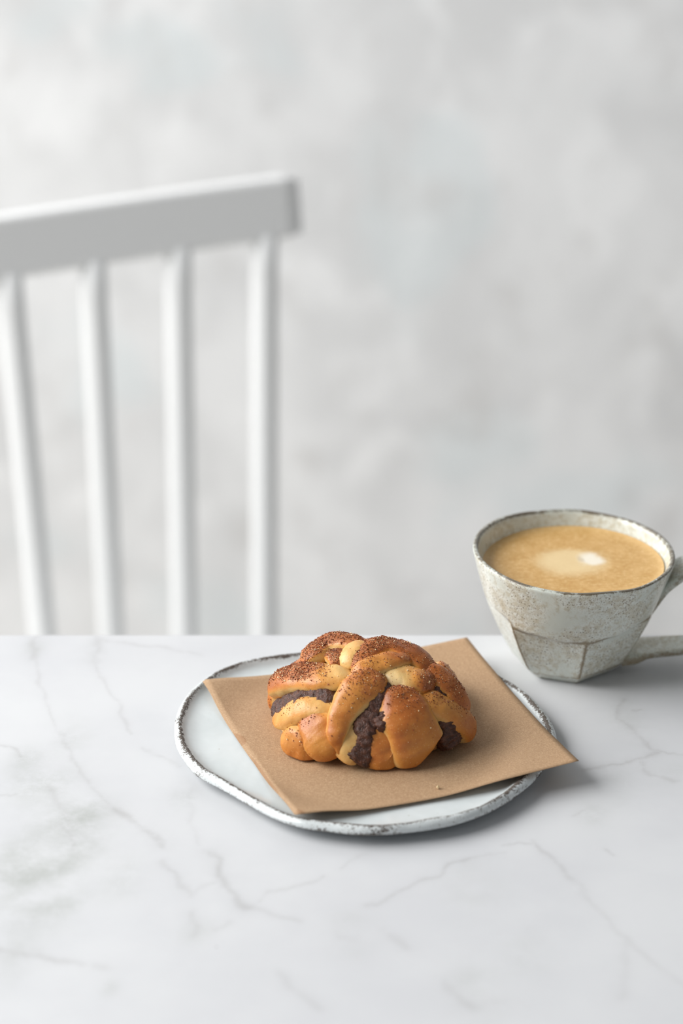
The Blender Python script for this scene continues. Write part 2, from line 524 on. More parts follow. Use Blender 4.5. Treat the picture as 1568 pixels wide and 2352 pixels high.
def build_tabletop():
    ax = np.unique(np.round(np.concatenate([np.linspace(-0.60, -0.19, 22), np.arange(-0.19, 0.19, 0.0009), np.linspace(0.19, 0.60, 22)]), 6))
    y0 = EDGE_Y - 0.80
    yt = EDGE_Y - 0.0025
    ay = np.unique(np.round(np.concatenate([np.linspace(y0 + 0.0025, -0.28, 22), np.arange(-0.28, yt, 0.0009), [yt]]), 6))
    nx, ny = len(ax), len(ay)
    X, Y = np.meshgrid(ax, ay, indexing='ij')
    P = np.stack([X.ravel(), Y.ravel()], 1)
    W = P + np.stack([vnoise(P, 260, 1) * 0.0012 + vnoise(P, 900, 3) * 0.0004, vnoise(P, 260, 2) * 0.0012 + vnoise(P, 900, 4) * 0.0004], 1)
    vein = np.zeros(len(P))
    segs = []
    for s, wpx, pts in VEINS:
        Q = np.array([U(u, v)[:2] for u, v in pts])
        segs.append((s * 0.76, wpx * 0.00021, Q))
    r = np.random.default_rng(11)
    for i in range(26):      # the slab goes on outside the picture
        p = np.array((r.uniform(-0.6, 0.6), r.uniform(y0, EDGE_Y)))
        if abs(p[0]) < 0.28 and p[1] > -0.36:
            continue
        a = r.uniform(0.4, 1.6)
        Q = [p]
        for j in range(6):
            a += r.uniform(-0.5, 0.5)
            p = p + 0.018 * np.array((math.cos(a), -math.sin(a)))
            Q.append(p)
        segs.append((r.uniform(0.25, 0.5), r.uniform(0.001, 0.002), np.array(Q)))
    for s, wd, Q in segs:
        lo2, hi2 = Q.min(0) - 0.014, Q.max(0) + 0.014
        idx = np.where((P[:, 0] > lo2[0]) & (P[:, 0] < hi2[0]) & (P[:, 1] > lo2[1]) & (P[:, 1] < hi2[1]))[0]
        if not len(idx):
            continue
        best = np.full(len(idx), 9.0)
        for a, b in zip(Q[:-1], Q[1:]):
            ab = b - a
            t = np.clip(((W[idx] - a) @ ab) / (ab @ ab), 0, 1)
            best = np.minimum(best, np.linalg.norm(W[idx] - a - t[:, None] * ab, axis=1))
        val = s * (0.75 * np.exp(-(best / wd) ** 2) + 0.25 * np.exp(-(best / (wd * 3)) ** 2))
        vein[idx] = np.maximum(vein[idx], val)
    cloud = np.zeros(len(P))
    for (u, v), rad, s in CLOUDS:
        c = U(u, v)[:2]
        rr = rad * 0.5 * 0.00021
        d = (P - c) / np.array((rr, rr * 1.9))
        cloud += s * np.exp(-(d ** 2).sum(1))
    cloud = np.clip(1.2 * cloud * (0.8 + 0.35 * vnoise(P, 120, 9)), 0, 0.95)
    V = np.stack([P[:, 0], P[:, 1], np.zeros(len(P))], 1)
    F = grid_faces(nx, ny)
    # rounded edge and underside: rings from the border of the grid
    border = [i * ny for i in range(nx)] + [(nx - 1) * ny + j for j in range(1, ny)] + [i * ny + ny - 1 for i in range(nx - 2, -1, -1)] + [j for j in range(ny - 2, 0, -1)]
    B = V[border]
    nb = len(border)
    xs0, xs1, ys0, ys1 = ax[0], ax[-1], ay[0], ay[-1]
    out = np.stack([np.where(B[:, 0] <= xs0, -1, np.where(B[:, 0] >= xs1, 1, 0)), np.where(B[:, 1] <= ys0, -1, np.where(B[:, 1] >= ys1, 1, 0))], 1)
    rings = []
    for off, z in ((0.0014, -0.0005), (0.0025, -0.002), (0.0025, -0.018), (0.0014, -0.0195), (0, -0.02)):
        rings.append(np.column_stack([B[:, :2] + out * off, np.full(nb, z)]))
    base = len(V)
    V = np.vstack([V] + rings)
    prev = border
    for k in range(5):
        cur = [base + k * nb + i for i in range(nb)]
        for i in range(nb):
            j = (i + 1) % nb
            F.append((prev[i], cur[i], cur[j], prev[j]))
        prev = cur
    F.append(tuple(prev[::-1]))
    ext = np.concatenate([vein] + [vein[border]] * 5), np.concatenate([cloud] + [cloud[border]] * 5)
    mk('tabletop', V, F, M['marble'], table, True, dict(vein=ext[0], cloud=ext[1]))


build_tabletop()
fr = box('table_frame', (-0.54, EDGE_Y - 0.74, -0.07), (0.54, EDGE_Y - 0.06, -0.02), M['metal'], table)
for sx in (-1, 1):
    for y in (EDGE_Y - 0.735, EDGE_Y - 0.065):
        x = sx * 0.515
        box('leg', (x - 0.02, y - 0.02 + (0.015 if y < 0 else -0.015), FLOOR), (x + 0.02, y + 0.02 + (0.015 if y < 0 else -0.015), -0.07), M['metal'], table, bevel=0.004)

# ------------------------------------------------------------------ plate
PC = U(838, 1700, 0.008)[:2]
OUT = [(400, 1683, .007), (409, 1628, .008), (438, 1580, .009), (490, 1538, .010), (560, 1510, .011), (640, 1494, .011), (740, 1483, .011), (860, 1480, .011),
       (980, 1488, .011), (1080, 1508, .011), (1145, 1538, .011), (1190, 1570, .010), (1240, 1617, .009), (1270, 1665, .008), (1279, 1700, .007), (1268, 1738, .006),
       (1242, 1780, .006), (1200, 1822, .0056), (1130, 1866, .0056), (1040, 1899, .0056), (930, 1916, .0056), (825, 1922, .0056), (760, 1915, .0056), (690, 1905, .0056), (640, 1889, .0056),
       (590, 1864, .0056), (540, 1834, .0056), (500, 1812, .0056), (450, 1784, .006), (422, 1750, .006), (404, 1714, .007)]
_p = np.array([U(a, b, c)[:2] for a, b, c in OUT]) - PC
_an = np.arctan2(_p[:, 1], _p[:, 0])
_r = np.hypot(_p[:, 0], _p[:, 1])
_o = np.argsort(_an)
_an, _r = _an[_o], _r[_o]
_ga = np.linspace(-math.pi, math.pi, 720, endpoint=False)
_gr = np.interp(_ga, np.r_[_an[-1] - 2 * math.pi, _an, _an[0] + 2 * math.pi], np.r_[_r[-1], _r, _r[0]])
_k = np.exp(-np.linspace(-2.2, 2.2, 17) ** 2)
_gr = np.convolve(np.r_[_gr[-8:], _gr, _gr[:8]], _k / _k.sum(), 'valid')


def plate_R(a):
    return np.interp(((a + math.pi) % (2 * math.pi)) - math.pi, np.r_[_ga, math.pi], np.r_[_gr, _gr[0]])


def rho(x, y):
    d = np.array((x, y)) - PC
    return np.hypot(*d) / plate_R(math.atan2(d[1], d[0]))


def build_plate():
    # (offset inwards from the edge in mm, z mm, ridge)
    prof = [(None, 5.8, 0, 0.0), (None, 5.8, 0, .25), (None, 5.8, 0, .5), (None, 5.85, 0, .75), (15, 5.9, 0, 0), (11.5, 6.1, 0, 0), (9, 6.5, 0.04, 0), (7.2, 7.1, .10, 0), (5.8, 8.0, .25, 0),
            (4.8, 8.9, .55, 0), (4.0, 9.5, .85, 0), (3.1, 9.8, .80, 0), (2.2, 9.6, .52, 0), (1.3, 9.0, .40, 0), (.55, 8.3, .40, 0), (.12, 7.5, .40, 0), (0, 6.7, .50, 0), (.4, 5.9, .66, 0), (1.5, 5.2, .62, 0), (4, 4.2, .15, 0),
            (9, 2.9, 0, 0), (16, 1.4, 0, 0), (22, 0.35, 0, 0), (25, 0.0, 0, 0), (None, 0, 0, .5), (None, 0, 0, 0)]
    N = 240
    V, rid = [], []
    for j in range(N):
        a = 2 * math.pi * j / N
        R = plate_R(a)
        front = 0.5 - 0.5 * math.sin(a)
        wob = 0.0006 * noise.noise(Vector((math.cos(a) * 3, math.sin(a) * 3, 1.3))) + 0.0004 * noise.noise(Vector((math.cos(a) * 9, math.sin(a) * 9, 4.3)))
        rw = 1 + 0.35 * noise.noise(Vector((math.cos(a) * 4, math.sin(a) * 4, 8)))
        for off, z, rd, fr_ in prof:
            r = (R - off * 0.001 * (rw if off < 9 else 1)) if off is not None else fr_ * (R - 0.02)
            if off is None and z < 1:
                r = fr_ * (R - 0.03)
            up = sstep(5.8, 9, z)
            V.append((PC[0] + r * math.cos(a), PC[1] + r * math.sin(a), z * 0.001 + wob * up))
            rid.append(rd * (0.98 + 0.3 * noise.noise(Vector((math.cos(a) * 5, math.sin(a) * 5, 2.2))))
                       + (0.45 * max(0, noise.noise(Vector((math.cos(a) * 7, math.sin(a) * 7, z * .25)))) if off is not None and off < 2.5 else 0))
    F = grid_faces(N, len(prof), True, False)
    o = mk('dinner_plate', V, F, M['plate'], None, True, dict(ridge=np.clip(rid, 0, 1)), origin=(PC[0], PC[1], 0))
    s = o.modifiers.new('sub', 'SUBSURF')
    s.levels = s.render_levels = 1
    tag(o, 'white glazed handmade stoneware plate with brown-speckled rim under the paper', 'plate')


build_plate()

# ------------------------------------------------------------------ paper
PAP = [U(469, 1562, .0118)[:2], U(1072, 1465, .0135)[:2], U(1329, 1751, .0135)[:2], U(680, 1875, .0116)[:2]]


def paper_z(x, y, low=0.0):
    q = rho(x, y)
    z = 0.0066 + 0.0042 * float(sstep(0.68, 0.94, q))
    if q > 0.93:
        z += (q - 0.93) * 0.010
    return z + 0.0003 * noise.noise(Vector((x * 45, y * 45, 3))) * float(sstep(0.6, 0.9, q))


def build_paper():
    root = empty('baking_paper', (*(sum(PAP) / 4), 0.0066))
    tag(root, 'folded square of brown baking paper lying on the plate', 'paper')
    n = 48
    for layer in (0, 1):
        V, st = [], []
        for i in range(n):
            for j in range(n):
                s, t = i / (n - 1), j / (n - 1)
                if layer:       # the lower leaf is folded a little out of line
                    s2, t2 = s * 0.992 - 0.006 * (1 - t), t * 0.988 - 0.003
                else:
                    s2, t2 = s, t
                a = PAP[0] * (1 - s2) + PAP[1] * s2
                b = PAP[3] * (1 - s2) + PAP[2] * s2
                p = a * (1 - t2) + b * t2
                edge_n = 0.0006 * noise.noise(Vector((t * 6, s * 6, 2 + layer)))
                z = paper_z(*p) + (0.0006 + 0.0004 * float(sstep(.55, 1, rho(*p))) if not layer else 0.0)
                V.append((p[0] + (edge_n if s == 0 else 0), p[1] + (edge_n if t == 1 else 0), z))
                v = 0.0
                for ss, tt, rs, rt, k in ((0.0, 0.40, .030, .06, .75), (0.0, .68, .016, .26, .62), (0.02, .99, .03, .06, .55)):
                    v = max(v, k * math.exp(-((s - ss) / rs) ** 2 - ((t - tt) / rt) ** 2))
                st.append(v)
        o = mk('paper_leaf', V, grid_faces(n, n), M['paper'], root, True, dict(stain=st))
        m = o.modifiers.new('thick', 'SOLIDIFY')
        m.thickness = 0.00012
        m.offset = 0


build_paper()

# ------------------------------------------------------------------ bun
BZ = 0.0078
BC = np.append(U(853, 1652, BZ)[:2], BZ)
AX = np.array((0.0572, 0.0526, 0.0442))
bun = empty('twisted_cinnamon_bun', BC)
tag(bun, 'golden twisted cinnamon bun with dark filling and sugar on brown paper', 'bun')


def Zp(zx, zy):
    return 580 + zx / 2.851, 1420 + zy / 2.851


def dome(zx, zy):
    """photo position on the bun's dome -> 3D point and outward normal"""
    d = ray(*Zp(zx, zy)) / AX
    o = (CAM - BC) / AX
    a, b, c = d @ d, o @ d, o @ o - 1
    disc = b * b - a * c
    t = (-b - math.sqrt(disc)) / a if disc > 0 else -b / a
    q = o + d * t
    q = q / np.linalg.norm(q)
    if q[2] < 0.03:
        q[2] = 0.03
        q /= np.linalg.norm(q)
    n = q / AX
    return BC + q * AX, n / np.linalg.norm(n)


def dome_ang(az, el):
    az, el = math.radians(az), math.radians(el)
    q = np.array((math.cos(el) * math.cos(az), math.cos(el) * math.sin(az), math.sin(el)))
    n = q / AX
    return BC + q * AX, n / np.linalg.norm(n)


MMZ = 0.0000752       # metres per zoom pixel
SURF = []             # (verts, faces, sugar) for the grains


def strand(name, pts, mat, flat=0.66, ang=False, bumpy=0.0, seed=0, ends=(0.16, 0.16), nl=72, nr=30, skew=0.0, keep=True):
    """pts: (zx, zy, half width in zoom px, lift mm, brown, sugar)"""
    rows = []
    for p in pts:
        P, N = (dome_ang if ang else dome)(p[0], p[1])
        wd = p[2] * MMZ * 1.10
        c = P - N * (wd * flat) + N * (p[3] * 0.001)
        c[2] = max(c[2], BZ + wd * flat * 0.72)
        rows.append(np.r_[c, N, wd, p[4], p[5]])
    R = catmull(rows, nl)
    cen = R[:, :3]
    N = R[:, 3:6] / np.linalg.norm(R[:, 3:6], axis=1)[:, None]
    T = np.gradient(cen, axis=0)
    T /= np.linalg.norm(T, axis=1)[:, None]
    B = np.cross(T, N)
    B /= np.linalg.norm(B, axis=1)[:, None]
    N = np.cross(B, T)
    s = np.linspace(0, 1, nl)
    e = np.ones(nl)
    for k, side in ((0, s), (1, 1 - s)):
        x = np.clip(side / ends[k], 0, 1)
        e *= np.sqrt(np.clip(1 - (1 - x) ** 2, 0.0004, 1))
    V, br, sg = [], [], []
    for i in range(nl):
        wd = max(R[i, 6], 0.0004) * e[i]
        th = wd * flat
        for j in range(nr):
            a = 2 * math.pi * j / nr
            cx, sx = math.cos(a), math.sin(a)
            p = cen[i] + B[i] * wd * math.copysign(abs(cx) ** 0.85, cx) + N[i] * th * math.copysign(abs(sx) ** 0.8, sx)
            if sx > 0:      # folded strands are fuller on one side
                p = p + N[i] * th * skew * sx * cx
            q = Vector(p * 75) + Vector((seed * 3.7, 0, 0))
            dn = B[i] * cx + N[i] * sx
            p = p + dn * (0.0013 * noise.noise(q) + 0.0006 * noise.noise(q * 2.6) + 0.00018 * noise.noise(q * 8))
            if bumpy:
                p = p + dn * bumpy * (0.0013 * noise.noise(q * 5) + 0.0009 * noise.noise(q * 11))
            zz = BZ + 0.0002
            if p[2] < zz + 0.002:
                p[2] = zz + 0.002 * math.exp((p[2] - zz - 0.002) / 0.002)
            V.append(p)
            crown = float(sstep(0.0, 0.8, sx))
            br.append(R[i, 7] * (0.16 + 1.0 * crown))
            sg.append(R[i, 8] * float(sstep(0.1, 0.6, sx)) * float(sstep(0.22, 0.72, dn[2])))
    F = grid_faces(nl, nr, False, True)
    F.append(tuple(range(nr)))
    F.append(tuple((nl - 1) * nr + j for j in range(nr - 1, -1, -1)))
    V = np.array(V)
    o = mk(name, V, F, mat, bun, True, dict(brown=br, sugar=sg))
    if name == 'filling':
        o['label'] = 'dark brown cinnamon filling'
    if keep:
        SURF.append((V, F[:-2], np.array(sg)))
    return o


D, FI = M['dough'], M['filling']


def build_bun():
    # inner dough body
    V, br = [], []
    for i in range(25):
        el = math.pi / 2 * i / 24
        for j in range(64):
            a = 2 * math.pi * j / 64
            q = np.array((math.cos(el) * math.cos(a), math.cos(el) * math.sin(a), math.sin(el)))
            p = BC + q * AX * 0.80
            p += q * 0.002 * noise.noise(Vector(p * 60))
            V.append(p)
            br.append(0.45)
    V = np.array(V)
    V[:, 2] = np.maximum(V[:, 2], BZ + 0.0002)
    mk('inner_dough', V, grid_faces(25, 64, False, True) + [tuple(range(63, -1, -1))], D, bun, True, dict(brown=br, sugar=np.zeros(len(V))))
    ds = lambda pts, **k: strand('dough_strand', pts, D, **k)
    fs = lambda pts, **k: strand('filling', pts, FI, bumpy=1.0, **k)
    # back of the bun, out of sight
    ds([(150, 6, 95, -4, .7, .2), (125, 20, 115, -4, .7, .3), (100, 40, 110, -5, .7, .4), (85, 56, 80, -6, .6, .4)], ang=True, seed=1)
    ds([(112, 6, 95, -4, .7, .2), (88, 18, 115, -4, .7, .3), (64, 36, 110, -5, .7, .3), (50, 54, 80, -6, .6, .3)], ang=True, seed=2)
    ds([(74, 6, 95, -4, .7, .2), (52, 12, 105, -4, .7, .3), (34, 24, 90, -5, .7, .3), (20, 40, 70, -6, .6, .3)], ang=True, seed=3)
    ds([(175, 6, 90, -3, .6, .2), (155, 22, 100, -4, .7, .3), (142, 38, 90, -5, .6, .4)], ang=True, seed=4)
    # top: sugared loop at the back left, pale knob, top strand
    ds([(280, 270, 60, -1, .62, .5), (370, 200, 92, 0.5, .7, .85), (470, 135, 106, 1.0, .75, 1), (585, 120, 86, 1.0, .7, 1), (690, 140, 66, -.5, .6, .8), (760, 165, 40, -3, .5, .4)], seed=5)
    ds([(480, 190, 45, -2, .6, 1), (540, 215, 66, -1, .6, 1), (555, 275, 58, -2, .6, 1)], seed=25)
    ds([(745, 140, 46, 0, .30, .15), (690, 175, 76, 1.0, .32, .05), (635, 230, 74, 0.5, .22, .05), (600, 295, 50, -2, .15, .1)], seed=6)
    ds([(650, 310, 50, -1, .6, .7), (720, 235, 76, 1, .68, .8), (800, 170, 84, 1.4, .72, .85), (900, 158, 76, 1.4, .75, .7), (1020, 195, 82, 0.7, .75, .35), (1120, 250, 84, -0.2, .72, .2), (1230, 335, 62, -2.5, .65, .2)], seed=7)
    # left: sugared band, filling, lower band
    ds([(55, 470, 60, -2.5, .75, .5), (115, 400, 94, 0, .72, .8), (220, 362, 112, 1.0, .66, 1), (345, 355, 112, 1.0, .58, 1), (460, 365, 102, 0.5, .40, .5), (560, 345, 84, -0.5, .20, .05), (640, 310, 62, -3, .12, 0)], seed=8, skew=.2)
    fs([(75, 610, 44, -1.5, 0, 0), (150, 565, 70, -1, 0, 0), (260, 525, 82, -0.8, 0, 0), (400, 500, 74, -1, 0, 0), (540, 490, 60, -2, 0, 0)], seed=9)
    ds([(85, 665, 45, -2, .5, .1), (165, 645, 70, -0.5, .42, .15), (280, 595, 76, 0, .34, .35), (390, 572, 72, 0, .24, .1), (520, 580, 64, -2, .15, .05)], seed=10, skew=.25)
    # front left knot and its tucked end
    ds([(260, 690, 50, -1.5, .5, .5), (330, 690, 86, .8, .6, .5), (405, 740, 122, 2.0, .52, .08), (470, 850, 122, 1.4, .50, .05), (530, 950, 84, 0, .5, 0)], seed=11, skew=.3, ends=(.25, .15))
    ds([(165, 755, 56, 0, .5, .1), (220, 810, 104, 1.8, .5, .25), (300, 880, 116, 1.4, .56, .45), (410, 935, 76, -0.6, .58, .3)], seed=12, ends=(.32, .25))
    # right of the middle
    ds([(860, 420, 60, -3, .1, .05), (950, 365, 96, -0.5, .12, .08), (1050, 370, 106, 0.5, .34, .15), (1140, 398, 98, 0.5, .68, .45), (1210, 455, 68, -1, .7, .4)], seed=13, skew=.25)
    ds([(1130, 310, 50, -2, .7, .3), (1225, 345, 84, 0, .7, .4), (1315, 428, 92, 0, .7, .5), (1390, 530, 84, 0, .68, .45), (1440, 640, 62, -1.5, .6, .3)], seed=14)
    fs([(1220, 420, 40, -3, 0, 0), (1248, 475, 48, -2.0, 0, 0), (1250, 540, 42, -2.5, 0, 0)], seed=15)
    ds([(1100, 500, 50, -2, .4, .4), (1195, 540, 80, 0, .40, .5), (1300, 590, 96, 0.5, .46, .4), (1405, 670, 106, 0.8, .52, .3), (1465, 745, 90, 0.5, .55, .2), (1475, 810, 50, -1, .5, .1)], seed=16, skew=.25)
    fs([(1250, 620, 50, -1.2, 0, 0), (1305, 690, 82, 0, 0, 0), (1325, 780, 90, 0.3, 0, 0), (1345, 865, 76, 0.6, 0, 0)], seed=17)
    # front: filling seam with dough either side
    ds([(575, 960, 70, -0.5, .3, 0), (625, 870, 84, 0.2, .2, 0), (665, 770, 76, -1.0, .18, 0), (700, 680, 60, -3, .2, 0)], seed=18, ends=(.1, .2))
    fs([(900, 400, 40, -1.0, 0, 0), (850, 475, 58, -.5, 0, 0), (780, 590, 72, -.6, 0, 0), (740, 700, 76, -.4, 0, 0), (728, 800, 66, .2, 0, 0), (705, 900, 74, .6, 0, 0), (665, 985, 80, 1.6, 0, 0)], seed=19, ends=(.16, .08))
    ds([(800, 600, 24, -2, .25, 0), (810, 720, 54, -.8, .45, 0), (835, 830, 96, 0, .52, 0), (880, 930, 132, 0.6, .50, 0), (990, 960, 90, -1.5, .5, 0)], seed=20, ends=(.2, .2))
    fs([(832, 600, 24, -2, 0, 0), (852, 690, 38, 1.0, 0, 0), (880, 780, 28, -1.5, 0, 0)], seed=21)
    ds([(930, 415, 84, -0.5, .80, .8), (963, 500, 126, 1.8, .70, .5), (1010, 620, 156, 3.2, .62, .12), (1056, 740, 170, 3.4, .58, .08), (1098, 850, 176, 2.8, .50, .05), (1128, 945, 156, 0.6, .44, 0)], seed=22, flat=.60, skew=-.06, ends=(.2, .06))
    # long strand over the middle
    ds([(1060, 230, 36, -2, .6, .4), (960, 245, 62, 0.8, .62, .5), (840, 285, 80, 2.0, .50, .4), (720, 330, 72, 1.5, .5, .35), (630, 385, 40, -1, .5, .4)], seed=23)
    ds([(890, 365, 40, -1, .62, .4), (805, 398, 92, 2.2, .62, .6), (702, 460, 112, 3.6, .58, .55), (616, 560, 102, 3.8, .50, .18), (566, 680, 78, 3.4, .54, .1), (550, 790, 52, 2.4, .6, .05), (566, 900, 20, 0.5, .5, 0)], seed=24, flat=.72, skew=.22)


build_bun()


def grains():
    octa = np.array([(1, 0, 0), (-1, 0, 0), (0, 1, 0), (0, -1, 0), (0, 0, 1), (0, 0, -1)], float)
    of = [(0, 2, 4), (2, 1, 4), (1, 3, 4), (3, 0, 4), (2, 0, 5), (1, 2, 5), (3, 1, 5), (0, 3, 5)]
    allv, allf, off = [], [], 0
    trees = []
    for V, F, sg in SURF:
        trees.append(BVHTree.FromPolygons([Vector(v) for v in V], F))
    sets = {'a': [], 'b': [], 'c': []}
    for si, (V, F, sg) in enumerate(SURF):
        Fa = np.array(F)
        q = V[Fa]
        nrm = np.cross(q[:, 2] - q[:, 0], q[:, 3] - q[:, 1])
        area = np.linalg.norm(nrm, axis=1) / 2
        nn = nrm / (2 * area[:, None] + 1e-12)
        cen = q.mean(1)
        outw = cen - BC
        flip = np.sign((nn * outw).sum(1))
        nn = nn * flip[:, None]
        dens = sg[Fa].mean(1)
        dens = dens ** 1.4
        prob = area * (dens * 5.0e6 + 2.0e4)
        cnt = rng.poisson(prob)
        for fi in np.where(cnt > 0)[0]:
            for _ in range(cnt[fi]):
                u, v = rng.random(2)
                p = (q[fi, 0] * (1 - u) + q[fi, 1] * u) * (1 - v) + (q[fi, 3] * (1 - u) + q[fi, 2] * u) * v
                # clumpy, and nothing where another strand covers it
                if noise.noise(Vector(p * 150)) + 0.6 * noise.noise(Vector(p * 480)) < rng.uniform(-0.45, 0.6) - 0.35 * dens[fi]:
                    continue
                o = Vector(p) + Vector(nn[fi]) * 0.0004
                hid = False
                for ti, t in enumerate(trees):
                    if ti != si and t.ray_cast(o, Vector(nn[fi]), 0.02)[0] is not None:
                        hid = True
                        break
                if hid or p[2] < BZ + 0.003:
                    continue
                r = rng.random()
                size = rng.uniform(0.00013, 0.00034) if r < 0.93 else rng.uniform(0.00035, 0.00062)
                kind = 'c' if rng.random() < 0.12 else ('b' if rng.random() < 0.38 else 'a')
                sets[kind].append((p, nn[fi], size))
    for kind, nm, mat in (('a', 'cinnamon_sugar', 'grain'), ('b', 'dark_sugar', 'darkgrain'), ('c', 'pale_crumbs', 'crumb')):
        Vs, Fs = [], []
        for p, n, s in sets[kind]:
            A = rng.normal(size=(3, 3))
            Q, _ = np.linalg.qr(A)
            b = len(Vs) * 6
            Vs.append(octa * s * rng.uniform(.6, 1.2, (6, 1)) @ Q + p + n * s * 0.4)
            Fs += [(b + a0, b + a1, b + a2) for a0, a1, a2 in of]
        o = mk(nm, np.vstack(Vs), Fs, M[mat], bun, False)
        o['kind'] = 'stuff'
        print(nm, len(Vs))


grains()

# crumb on the paper
cp = U(1005, 1801, 0.0100)
cz = paper_z(cp[0], cp[1]) + 0.001
V = []
for (x, y, z) in ((1, 0, .1), (-.8, .3, 0), (.1, 1, .1), (.2, -.9, .1), (0.2, .1, 1.6), (0, 0, -.3), (-.5, -.6, .6), (.6, .5, .9)):
    V.append((cp[0] + x * .0010, cp[1] + y * .0010, cz + .0003 + z * .0011))
import bmesh
bm = bmesh.new()
for v in V:
    bm.verts.new(Vector(v) - Vector((cp[0], cp[1], cz)))
bmesh.ops.convex_hull(bm, input=bm.verts)
me = bpy.data.meshes.new('crumb')
bm.to_mesh(me)
bm.free()
me.materials.append(M['crumb'])
co = bpy.data.objects.new('crumb', me)
co.location = (cp[0], cp[1], cz)
C.objects.link(co)
tag(co, 'tiny pale crumb on the brown paper in front of the bun', 'crumb')

# ------------------------------------------------------------------ cup
CC = U(1303, 1524, 0.0)[:2]
CH = 0.0655
cup = empty('coffee_cup', (CC[0], CC[1], 0))
tag(cup, 'faceted handmade stoneware cup with grey speckled glaze and brown rim', 'cup')
# carved facets: start azimuth deg, flat factor, z of the top edge at both ends
FAC = [(-184, .930, .043, .0385), (-137, .905, .0352, .0330), (-83, .918, .0328, .0385), (-27, .925, .037, .034), (28, .915, .035, .033), (80, .925, .034, .036), (128, .92, .035, .036)]
LOWF = [(-158, .0205), (-108, .0200), (-55, .0195), (-5, .0205), (48, .020), (100, .0205), (150, .020)]


def r0(z):
    return float(np.interp(z, [0, .004, .010, .020, .032, .044, .055, .0655], [.0245, .0275, .0312, .0362, .0415, .0458, .0492, .0520]))


def cup_outer(z, a):
    rc = r0(z)
    d = math.degrees(a) % 360
    if d > 176:
        d -= 360
    e = 0.0
    for i, (st, fl, za, zb) in enumerate(FAC):
        en = FAC[i + 1][0] if i < len(FAC) - 1 else 176
        if st <= d < en:
            h = (en - st) / 2
            dd = d - (st + en) / 2
            f = min(1.015, fl / math.cos(math.radians(dd)))
            zt = za + (zb - za) * (dd + h) / (2 * h) - 0.0012 * (1 - (dd / h) ** 2) + 0.0016 * noise.noise(Vector((math.cos(a) * 4, math.sin(a) * 4, i)))
            k = float(sstep(zt + 0.0026, zt - 0.0020, z))
            r = rc * (1 + (f - 1) * k)
            arc = math.radians(h - abs(dd)) * rc
            e = max(math.exp(-(arc / 0.0011) ** 2) * k, 0.9 * math.exp(-((z - zt) / 0.0013) ** 2))
    low = 9
    for az, rf in LOWF:
        c = math.cos(a - math.radians(az))
        if c > 0.5:
            low = min(low, (rf + 1.05 * z) / c)
    e = max(e * (1 if r < low else .2), 0.7 * math.exp(-((low - r) / 0.0006) ** 2))
    return min(r, low), e


def cup_xyz(r, a, z):
    x, y = r * math.cos(a), r * math.sin(a)
    k = (z / CH) ** 2
    wob = 0.0006 * noise.noise(Vector((math.cos(a) * 2, math.sin(a) * 2, z * 30)))
    x += 0.0012 * k
    return CC[0] + x * (1 + wob * 10), CC[1] + y * (1 + wob * 10), z + k * (-0.035 * x + 0.0008 * noise.noise(Vector((math.cos(a) * 2, math.sin(a) * 2, 7))))


def r_in(z):
    return float(np.interp(z, [.007, .012, .02, .032, .040, .050, .055, .0655], [.008, .014, .022, .031, .0375, .0440, .0460, .0490]))


